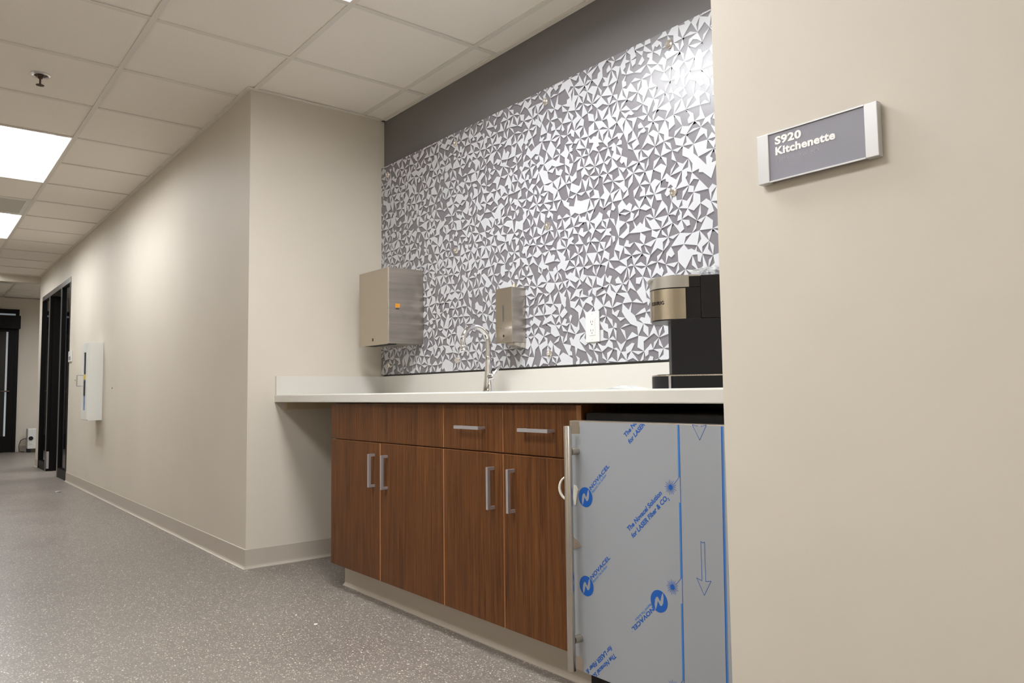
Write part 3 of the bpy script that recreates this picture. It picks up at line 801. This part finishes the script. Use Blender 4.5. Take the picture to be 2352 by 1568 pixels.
# steel wrap over the front of the head
def sub_prof(pr, u_min): return [p for p in pr if p[0] >= u_min]
fr_ = [(0.022, HWID)] + sub_prof(hp[1:-1], 0.022) + [(0.022, -HWID)]
bm = bmesh.new()
inner = [(p[0] - 0.004 if p[0] > 0.03 else p[0], p[1] * 0.975) for p in fr_]
prism(bm, fr_ + inner[::-1], lambda p: kpt(p[0], p[1], 1.046), lambda p: kpt(p[0], p[1], 1.1315))
obj('steel_wrap', bm, M['steelplain'], hd, smooth=True)
ld = kprism('lid', 'lid', hp, 1.1345, 1.165, t, bevel=0.0, smooth=True)
kprism('lid_cap', 'lid', dprof(-0.0185, 0.112, HWID - 0.006, 0.095), 1.165, 1.169, ld, smooth=True)
kprism('lid_side', 'black2', [(-0.0185, HWID + 0.0006), (0.012, HWID + 0.0006), (0.012, HWID - 0.004), (-0.0185, HWID - 0.004)], 1.1345, 1.164, ld)
kprism('lid_handle', 'lid', [(0.088, 0.05), (0.118, 0.048), (0.125, 0.0), (0.118, -0.048), (0.088, -0.05)], 1.1575, 1.1665, ld, bevel=0.002)
# lettering wrapped round the head
arc = [0.0]; seq = fr_
for i in range(1, len(seq)): arc.append(arc[-1] + math.dist(seq[i], seq[i - 1]))
def on_arc(s):
    for i in range(1, len(arc)):
        if s <= arc[i]:
            f = (s - arc[i - 1]) / (arc[i] - arc[i - 1]); a, b = seq[i - 1], seq[i]
            d = Vector((b[0] - a[0], b[1] - a[1])).normalized(); nrm = Vector((-d.y, d.x))
            return (a[0] + f * (b[0] - a[0]), a[1] + f * (b[1] - a[1])), nrm
    return seq[-1], Vector((0, -1))
# arc position where the near side reaches u = 0.076
s_end = next(arc[i] for i in range(len(seq)) if seq[i][0] >= 0.076 or i == len(seq) // 2)
tv, tf, twd = text_mesh('KEURIG', 0.0135, 0.0, 0.0004, 0.0, 1.12)
if True:
    kv = []
    for v in tv:
        s = s_end + (twd - v.x)
        (u, sy_), nrm = on_arc(s)
        if nrm.x * (u - 0.02) + nrm.y * sy_ < 0: nrm = -nrm
        kv.append(kpt(u + nrm.x * 0.0006, sy_ + nrm.y * 0.0006, 1.0885 + v.y))
    from_data('lettering', kv, tf, M['black2'], hd)
# ---- crumpled clear bag lying on top of the machine
bm = bmesh.new(); bmesh.ops.create_icosphere(bm, subdivisions=4, radius=1.0)
for v in bm.verts:
    p = v.co.copy(); nn = noise.noise(p * 2.3) * 0.35 + noise.noise(p * 6.1 + Vector((3, 1, 2))) * 0.20 + noise.noise(p * 12.0) * 0.08
    p *= 1 + nn
    q_ = kpt(-0.068 + p.x * 0.062, 0.015 + p.y * 0.055, 1.184 + max(-0.0145, p.z * 0.014))
    v.co = q_
tag(obj('plastic_bag', bm, M['bag'], smooth=False), 'crumpled clear plastic bag lying on top of the coffee maker', 'bag')
# ---- crinkled clear film lying on the worktop
bm = bmesh.new(); nx, ny = 40, 10; g = []
for i in range(nx + 1):
    for j in range(ny + 1):
        u, v = i / nx, j / ny
        x = 1.66 + 0.37 * u + 0.03 * v; y = 0.57 + 0.12 * v
        hgt = 0.0015 + 0.004 * max(0, noise.noise(Vector((u * 7, v * 2, 0.3)))) + 0.014 * math.exp(-((u - 0.78) / 0.13) ** 2) * (0.4 + 0.6 * math.sin(math.pi * v))
        g.append(bm.verts.new((x, y, ZT + hgt * (1 if 0 < i < nx else 0.2))))
for i in range(nx):
    for j in range(ny):
        a = i * (ny + 1) + j; bm.faces.new([g[a], g[a + 1], g[a + ny + 2], g[a + ny + 1]])
o = obj('plastic_wrap', bm, M['wrap'], smooth=True)
md = o.modifiers.new('thickness', 'SOLIDIFY'); md.thickness = 0.0004
tag(o, 'thin clear plastic film lying flat on the white worktop', 'plastic film')

# ================================================================== FRIDGE
FX0, FX1, FY, FZ0, FZ1 = 2.206, 2.794, 0.117, 0.0915, 0.767
fr = thing('undercounter_fridge', 'undercounter fridge with steel door still wrapped in printed film', 'fridge', (2.5, 0.4, 0.0))
obj('body', nbox(FX0 + 0.004, FX1, FY + 0.062, 0.74, 0.03, 0.787), M['black'], fr, bevel=0.003)
obj('toe_grille', nbox(FX0 + 0.01, FX1 - 0.005, FY + 0.07, FY + 0.09, 0.0, 0.085), M['black2'], fr)
for i in range(5): obj('grille_slat', nbox(FX0 + 0.03, FX1 - 0.03, FY + 0.060, FY + 0.071, 0.014 + i * 0.014, 0.020 + i * 0.014), M['black'], fr)
dr = obj('door', nbox(FX0, FX1, FY, FY + 0.045, FZ0, FZ1), M['steelx'], fr, bevel=0.0025)
obj('gasket', nbox(FX0 + 0.012, FX1 - 0.012, FY + 0.045, FY + 0.062, FZ0 + 0.012, FZ1 - 0.012), M['black'], fr)
# protective film, torn away at the upper and lower left corners
def poly_plate(name, pts, y0, y1, m, parent):
    bm = bmesh.new(); prism(bm, pts, lambda p: (p[0], y0, p[1]), lambda p: (p[0], y1, p[1]))
    return obj(name, bm, m, parent)
film = poly_plate('protective_film', [(FX0 + 0.003, 0.1325), (2.215, 0.131), (2.245, 0.1245), (2.2475, FZ0 + 0.001), (FX1 - 0.001, FZ0 + 0.001), (FX1 - 0.001, FZ1 - 0.003),
                  (2.2475, FZ1 - 0.003), (2.2495, 0.7315), (FX0 + 0.003, 0.7285)], FY - 0.0006, FY + 0.0004, M['film'], dr)
YI = FY - 0.0009
def ink(name, polys, m='blue'):
    vs_, fs = [], []
    for p in polys:
        n0 = len(vs_); vs_ += [(a[0], YI, a[1]) for a in p]
        for tri in tessellate_polygon([[Vector((a[0], a[1], 0)) for a in p]]): fs.append([n0 + k for k in tri])
    me = bpy.data.meshes.new(name); me.from_pydata(vs_, [], fs); me.update()
    return mobj(name, me, M[m], film)
XMIN, XMAX, ZMIN, ZMAX = 2.2475, FX1, FZ0 + 0.002, FZ1 - 0.003
def ink_text(name, body, p0, p1, size, m='blue', shear=0.0, bold=0.0, spacing=1.0, fit=True):
    """text whose baseline runs from p0 towards p1 on the film; clipped at the film's edge"""
    d = Vector((p1[0] - p0[0], p1[1] - p0[1])); ln = d.length; d /= ln; n_ = Vector((-d.y, d.x))
    tv, tf, w = text_mesh(body, size, 0, bold, shear, spacing, ln if fit else None)
    vv = [(p0[0] + d.x * v.x + n_.x * v.y, p0[1] + d.y * v.x + n_.y * v.y) for v in tv]
    vs_, fs = [], []
    for f in tf:
        poly = clip([(vv[i], (0, 0, 0)) for i in f], XMIN if p0[1] < 0.2 else FX0, XMAX, ZMIN, ZMAX)
        if len(poly) < 3: continue
        n0 = len(vs_); vs_ += [(a[0], YI, a[1]) for a, _ in poly]; fs.append(list(range(n0, n0 + len(poly))))
    me = bpy.data.meshes.new(name); me.from_pydata(vs_, [], fs); me.update()
    return mobj(name, me, M[m], film)
c45 = math.cos(math.radians(44)); s45 = math.sin(math.radians(44))
def along(p, l, sg=1): return (p[0] + sg * l * c45, p[1] + sg * l * s45)
def logo(cx, cz, sg, nov0, bey0, nov_l=0.098, bey_l=0.073):
    # round emblem with a swept N cut out: two filled pieces left
    r = 0.0268; ang = 0 if sg > 0 else math.pi
    ca_, sa_ = math.cos(ang), math.sin(ang)
    def tr(p): return (cx + (p[0] * ca_ - p[1] * sa_), cz + (p[0] * sa_ + p[1] * ca_))
    left = [(r * math.cos(a), r * math.sin(a)) for a in [math.radians(d) for d in range(62, 243, 10)]]
    # inner boundary of the left/upper piece
    left += [(-0.0145, -0.010), (-0.0130, 0.002), (-0.0085, 0.0095), (-0.0030, 0.0100), (0.0005, 0.004), (0.0040, 0.0005), (0.0055, 0.0075), (0.0085, 0.0165)]
    right = [(-p[0], -p[1]) for p in left]
    ink('emblem', [[tr(p) for p in left], [tr(p) for p in right]])
    ink_text('brand_text', 'NOVACEL', nov0, along(nov0, nov_l, sg), 0.0145, 'blue', 0.0, 0.0005, 1.05)
    ink_text('slogan_text', 'Beyond The Surface', bey0, along(bey0, bey_l, sg), 0.0092, 'blue2', 0.0, 0.0002)
    e = along(nov0, nov_l + 0.004, sg); n2 = (-s45 * sg * 0.008, c45 * sg * 0.008)
    ink('registered_mark', [[(e[0] + n2[0] + 0.001 * math.cos(a), e[1] + n2[1] + 0.001 * math.sin(a)) for a in [k * math.pi / 4 for k in range(8)]]], 'blue2')
logo(2.266, 0.5605, 1, (2.288, 0.581), (2.294, 0.574))
logo(2.2635, 0.323, 1, (2.284, 0.343), (2.290, 0.336))
logo(2.515, 0.3335, -1, (2.4935, 0.3165), (2.4875, 0.3235))
ink_text('slogan_text', 'The Novacel Solution', (2.422, 0.489), (2.5335, 0.595), 0.0165, 'blue', 0.10, 0.00055)
ink_text('slogan_text', 'for LASER Fiber & CO', (2.4355, 0.474), (2.5500, 0.5835), 0.0165, 'blue', 0.10, 0.00055)
ink_text('slogan_text', '2', (2.5535, 0.5795), (2.558, 0.584), 0.0095, 'blue', 0.1, 0.0003, fit=False)
ink_text('slogan_text', 'The Novacel Solution', (2.4185, 0.7275), (2.530, 0.8335), 0.0165, 'blue', 0.10, 0.00055)
ink_text('slogan_text', 'for LASER Fiber & CO', (2.432, 0.7115), (2.5465, 0.821), 0.0165, 'blue', 0.10, 0.00055)
ink_text('slogan_text', 'for LASER Fiber & CO', (2.3475, 0.1870), (2.3475 - 0.1145, 0.1870 - 0.1095), 0.0165, 'blue', 0.10, 0.00055)
ink_text('slogan_text', 'The Novacel Solution', (2.361, 0.1710), (2.361 - 0.1115, 0.1710 - 0.106), 0.0165, 'blue', 0.10, 0.00055)
def star(cx, cz, r=0.0185):
    polys = [[(cx + 0.007 * math.cos(k * math.pi / 10), cz + 0.007 * math.sin(k * math.pi / 10)) for k in range(20)]]
    for k in range(18):
        a = 2 * math.pi * k / 18; d = Vector((math.cos(a), math.sin(a))); n_ = Vector((-d.y, d.x)); w = 0.0005
        r0, r1 = 0.0078, r * (1.0 if k % 2 else 0.86)
        polys.append([(cx + d.x * r0 - n_.x * w * 1.5, cz + d.y * r0 - n_.y * w * 1.5), (cx + d.x * r1 - n_.x * w, cz + d.y * r1 - n_.y * w),
                      (cx + d.x * r1 + n_.x * w, cz + d.y * r1 + n_.y * w), (cx + d.x * r0 + n_.x * w * 1.5, cz + d.y * r0 + n_.y * w * 1.5)])
    ink('star_burst', polys)
star(2.560, 0.613); star(2.5575, 0.3755); star(2.5525, 0.1395)
def strip(p0, p1, w): 
    d = Vector((p1[0] - p0[0], p1[1] - p0[1])).normalized(); n_ = Vector((-d.y, d.x)) * w / 2
    return [(p0[0] - n_.x, p0[1] - n_.y), (p1[0] - n_.x, p1[1] - n_.y), (p1[0] + n_.x, p1[1] + n_.y), (p0[0] + n_.x, p0[1] + n_.y)]
def rail(pz1, pz_bend, pz0, xa, xb):
    """one repeat of the double rule that breaks away to a star"""
    k = (xb - xa) / (pz0 - pz1)
    X = lambda z: xa + k * (z - pz1)
    ink('ruled_line', [strip((X(pz1) + 0.0026, pz1), (X(pz0) + 0.0026, pz0), 0.0016)], 'blue')
    ink('ruled_line', [strip((X(pz1) - 0.0006, pz1), (X(pz_bend) - 0.0006, pz_bend), 0.0046)], 'blue2')
    ink('ruled_line', [strip((X(pz_bend) - 0.0006, pz_bend), (X(pz_bend) - 0.0165, pz_bend - 0.0175), 0.0013)], 'blue')
rail(0.764, 0.639, 0.579, 2.588, 2.587); rail(0.579, 0.401, 0.342, 2.587, 2.5845); rail(0.342, 0.164, ZMIN, 2.5845, 2.582)
for dx, w, m in ((-0.0017, 0.0026, 'blue'), (0.0018, 0.003, 'blue2')):
    ink('ruled_line', [strip((2.713 + dx, 0.764), (2.704 + dx, ZMIN), w)], m)
def arrow(z_top, z_tip, cx, cut=None):
    w = 0.0012; sh = 0.0052; hw = 0.0203; zn = z_tip + 0.036; zi = z_tip + 0.0325
    zt = z_top
    pl = [(cx - sh, zt), (cx - sh, zi), (cx - hw, zn), (cx, z_tip), (cx + hw, zn), (cx + sh, zi), (cx + sh, zt)]
    if cut: pl = [(cx - sh, cut), (cx - sh, zi), (cx - hw, zn), (cx, z_tip), (cx + hw, zn), (cx + sh, zi), (cx + sh, cut)]
    polys = [strip(pl[i], pl[i + 1], w) for i in range(len(pl) - 1) if math.dist(pl[i], pl[i + 1]) > 1e-5]
    if not cut: polys += [strip((cx - sh, zt), (cx, zt - 0.003), w), strip((cx, zt - 0.003), (cx + sh, zt), w)]
    ink('arrow', polys)
arrow(0.496, 0.374, 2.650); arrow(0.80, 0.730, 2.650, 0.7645)
# handle
hx, hy = 2.2365, 0.082
hb = bmesh.new(); cyl(hb, (hx, hy, 0.101), (hx - 0.0005, hy, 0.754), 0.0112, seg=28)
hd_ = obj('handle', hb, M['handle'], fr, smooth=True, bevel=0.0008)
for z in (0.684, 0.180):
    bm = bmesh.new(); cyl(bm, (hx, hy + 0.009, z), (hx, FY - 0.0005, z), 0.0105, seg=24)
    obj('handle_post', bm, M['steelx'], hd_, smooth=True)
# scraps of tape and torn film by the handle
tp = []
for k in range(17):
    a = math.radians(62 + (298 - 62) * k / 16)
    tp.append((2.2105 + 0.0265 * math.cos(a), 0.1085 - 0.012 * abs(math.cos(a)), 0.5805 + 0.033 * math.sin(a)))
bm = bmesh.new(); tube(bm, tp, [0.0012 + 0.0026 * math.sin(math.pi * (k / 16) ** 1.3) for k in range(17)], 8)
obj('tape_loop', bm, M['tape'], fr, smooth=True)
poly_plate('tape_scrap', [(2.222, 0.590), (2.231, 0.588), (2.2385, 0.578), (2.234, 0.563), (2.2285, 0.537), (2.224, 0.534), (2.219, 0.556), (2.221, 0.573)], FY - 0.0022, FY - 0.0008, M['tape'], fr)
poly_plate('torn_film_corner', [(2.210, 0.455), (2.2495, 0.4265), (2.210, 0.411)], FY - 0.0018, FY - 0.0008, M['steelx'], fr)

# ================================================================== ROOM SIGN
t = thing('room_sign', 'grey room sign reading S920 Kitchenette with white end caps', 'sign', (3.033, 0, 1.254))
ys0 = -0.0165
obj('back_plate', nbox(2.917, 3.149, ys0 + 0.004, -0.0002, 1.2575, 1.3505), M['alumdark'], t)
obj('name_plate', nbox(2.938, 3.1295, ys0 + 0.0015, ys0 + 0.004, 1.257, 1.351), M['signgrey'], t)
for a, b in ((2.913, 2.9382), (3.1295, 3.1535)): obj('end_cap', nbox(a, b, ys0 - 0.001, -0.002, 1.2545, 1.3535), M['alum'], t, bevel=0.0012)
obj('rail', nbox(2.9382, 3.1295, ys0 - 0.0008, ys0 + 0.004, 1.2545, 1.2572), M['alum'], t)
obj('rail', nbox(2.9382, 3.1295, ys0 - 0.0008, ys0 + 0.004, 1.3508, 1.3535), M['alum'], t)
def sign_text(body, x, z, width, size):
    tv, tf, w = text_mesh(body, size, 0.0004, 0.00085, 0, 1.06, width)
    from_data('raised_lettering', [(x + v.x, ys0 + 0.0012 - v.z - 0.0, z + v.y) for v in tv], tf, M['letter'], t)
sign_text('S920', 2.9515, 1.3280, 0.0560, 0.0215)
sign_text('Kitchenette', 2.9520, 1.3070, 0.1225, 0.0215)
cells = [(2, 3, 4), (3, 4, 5, 6), (2, 4), (1, 2), (2, 4, 5), (), (1, 3), (2, 4), (2, 3, 4, 5), (1, 6), (2, 6), (1, 5), (2, 3, 4, 5), (2, 3, 4, 5), (1, 5)]
bm = bmesh.new()
for i, cl in enumerate(cells):
    for d in cl:
        x = 2.9535 + i * 0.0061 + (0.0024 if d > 3 else 0); z = 1.2975 - ((d - 1) % 3) * 0.0024
        cyl(bm, (x, ys0 + 0.0016, z), (x, ys0 + 0.0009, z), 0.0008, 0.0004, seg=8)
o = obj('braille', bm, M['braille'], t); o['kind'] = 'stuff'

# ================================================================== EXTINGUISHER CABINET
ex0, ex1, ey, ez0, ez1 = -3.775, -3.50, -0.105, 0.660, 1.330
t = thing('extinguisher_cabinet', 'white surface-mounted fire extinguisher cabinet on the corridor wall', 'cabinet', ((ex0 + ex1) / 2, 0, ez0))
bm = bmesh.new()
box(bm, ex0, ex1, ey, -0.0005, ez0, ez0 + 0.008); box(bm, ex0, ex1, ey, -0.0005, ez1 - 0.008, ez1)
box(bm, ex0, ex0 + 0.008, ey, -0.0005, ez0 + 0.008, ez1 - 0.008); box(bm, ex1 - 0.008, ex1, ey, -0.0005, ez0 + 0.008, ez1 - 0.008)
box(bm, ex0 + 0.008, ex1 - 0.008, -0.008, -0.0005, ez0 + 0.008, ez1 - 0.008)
obj('box', bm, M['white_metal'], t)
wx0, wx1, wz0, wz1 = -3.69, -3.585, 0.745, 1.245
bm = bmesh.new(); yd0 = ey - 0.012
box(bm, ex0 + 0.004, wx0, yd0, ey, ez0 + 0.006, ez1 - 0.006); box(bm, wx1, ex1 - 0.004, yd0, ey, ez0 + 0.006, ez1 - 0.006)
box(bm, wx0, wx1, yd0, ey, ez0 + 0.006, wz0); box(bm, wx0, wx1, yd0, ey, wz1, ez1 - 0.006)
dr_ = obj('door', bm, M['white_metal'], t)
obj('window', nbox(wx0, wx1, yd0 + 0.004, yd0 + 0.007, wz0, wz1), M['bluelabel'], dr_)
obj('window_label', nbox(wx0 + 0.02, wx1 - 0.02, yd0 + 0.002, yd0 + 0.0035, 1.06, wz1 - 0.005), M['black'], dr_)
obj('window_label', nbox(wx0 + 0.01, wx1 - 0.02, yd0 + 0.002, yd0 + 0.0035, 1.01, 1.055), M['yellow'], dr_)
obj('window_label', nbox(wx0 + 0.01, wx1 - 0.02, yd0 + 0.002, yd0 + 0.0035, 0.87, 1.0), M['black'], dr_)
bm = bmesh.new(); tube(bm, [(-3.70, yd0, 1.05), (-3.70, yd0 - 0.045, 1.05), (-3.70, yd0 - 0.047, 1.048), (-3.70, yd0 - 0.047, 0.957), (-3.70, yd0 - 0.045, 0.955), (-3.70, yd0, 0.955)], 0.0035, 8)
obj('handle', bm, M['nickel'], dr_)
def dot(x, z, label):
    bm = bmesh.new(); cyl(bm, (x, 0, z), (x, -0.004, z), 0.007, seg=12); cyl(bm, (x, -0.004, z), (x, -0.006, z), 0.004, seg=8)
    tag(obj('wall_plug', bm, M['green']), label, 'wall plug', 'green wall plugs')
dot(-4.82, 1.03, 'tiny green wall plug between the extinguisher cabinet and the doorway')
dot(-3.11, 0.929, 'tiny green wall plug right of the extinguisher cabinet')
t = thing('door_sign', 'small white sign on the corridor wall by the black doorway', 'sign', (-5.1, 0, 1.22))
obj('plate', nbox(-5.20, -5.04, -0.012, -0.0002, 1.225, 1.335), M['white'], t, bevel=0.002)
obj('insert', nbox(-5.18, -5.06, -0.0128, -0.0118, 1.245, 1.28), M['signgrey'], t)

# ================================================================== FAR FLOOR UNIT, SCRAPS
t = thing('portable_heater', 'white portable floor unit with black dial by the far wall', 'heater', (-10.6, 0.36, 0))
obj('body', nbox(-10.72, -10.5, 0.24, 0.50, 0.055, 0.38), M['white'], t, bevel=0.012)
bm = bmesh.new(); cyl(bm, (-10.502, 0.285, 0.225), (-10.488, 0.285, 0.225), 0.032, seg=20); obj('dial', bm, M['black'], t)
obj('vent_panel', nbox(-10.502, -10.497, 0.265, 0.305, 0.12, 0.14), M['ventgrey'], t)
for y in (0.27, 0.46): obj('foot', nbox(-10.71, -10.51, y - 0.02, y + 0.02, 0, 0.056), M['black'], t)
bm = bmesh.new(); tube(bm, [(-10.60, 0.239, 0.22), (-10.60, 0.20, 0.215), (-10.62, 0.16, 0.19), (-10.65, 0.14, 0.10), (-10.68, 0.15, 0.02), (-10.70, 0.19, 0.006), (-10.72, 0.22, 0.006)], 0.005, 8)
obj('power_cord', bm, M['cord'], t, smooth=True)
def scrap(x, y, s, label, rz):
    bm = bmesh.new(); pts = [(-1, -0.5), (-0.2, -0.8), (0.9, -0.4), (1.0, 0.3), (0.1, 0.7), (-0.8, 0.4)]
    c, sn = math.cos(rz), math.sin(rz)
    f = lambda p, z: (x + s * (p[0] * c - p[1] * sn), y + s * 0.6 * (p[0] * sn + p[1] * c), z + 0.15 * s * max(0, p[0]))
    prism(bm, pts, lambda p: f(p, 0.0002), lambda p: f(p, 0.0022))
    tag(obj('paper_scrap', bm, M['paper']), label, 'scrap', 'white scraps on the floor')
scrap(-4.26, -0.199, 0.045, 'white scrap on the floor near the black doorway', 0.3)
scrap(0.913, -0.128, 0.006, 'tiny white scrap on the floor left in front of the sink cabinet', 1.0)
scrap(1.073, -0.120, 0.010, 'slightly larger white scrap on the floor before the sink cabinet', 0.9)
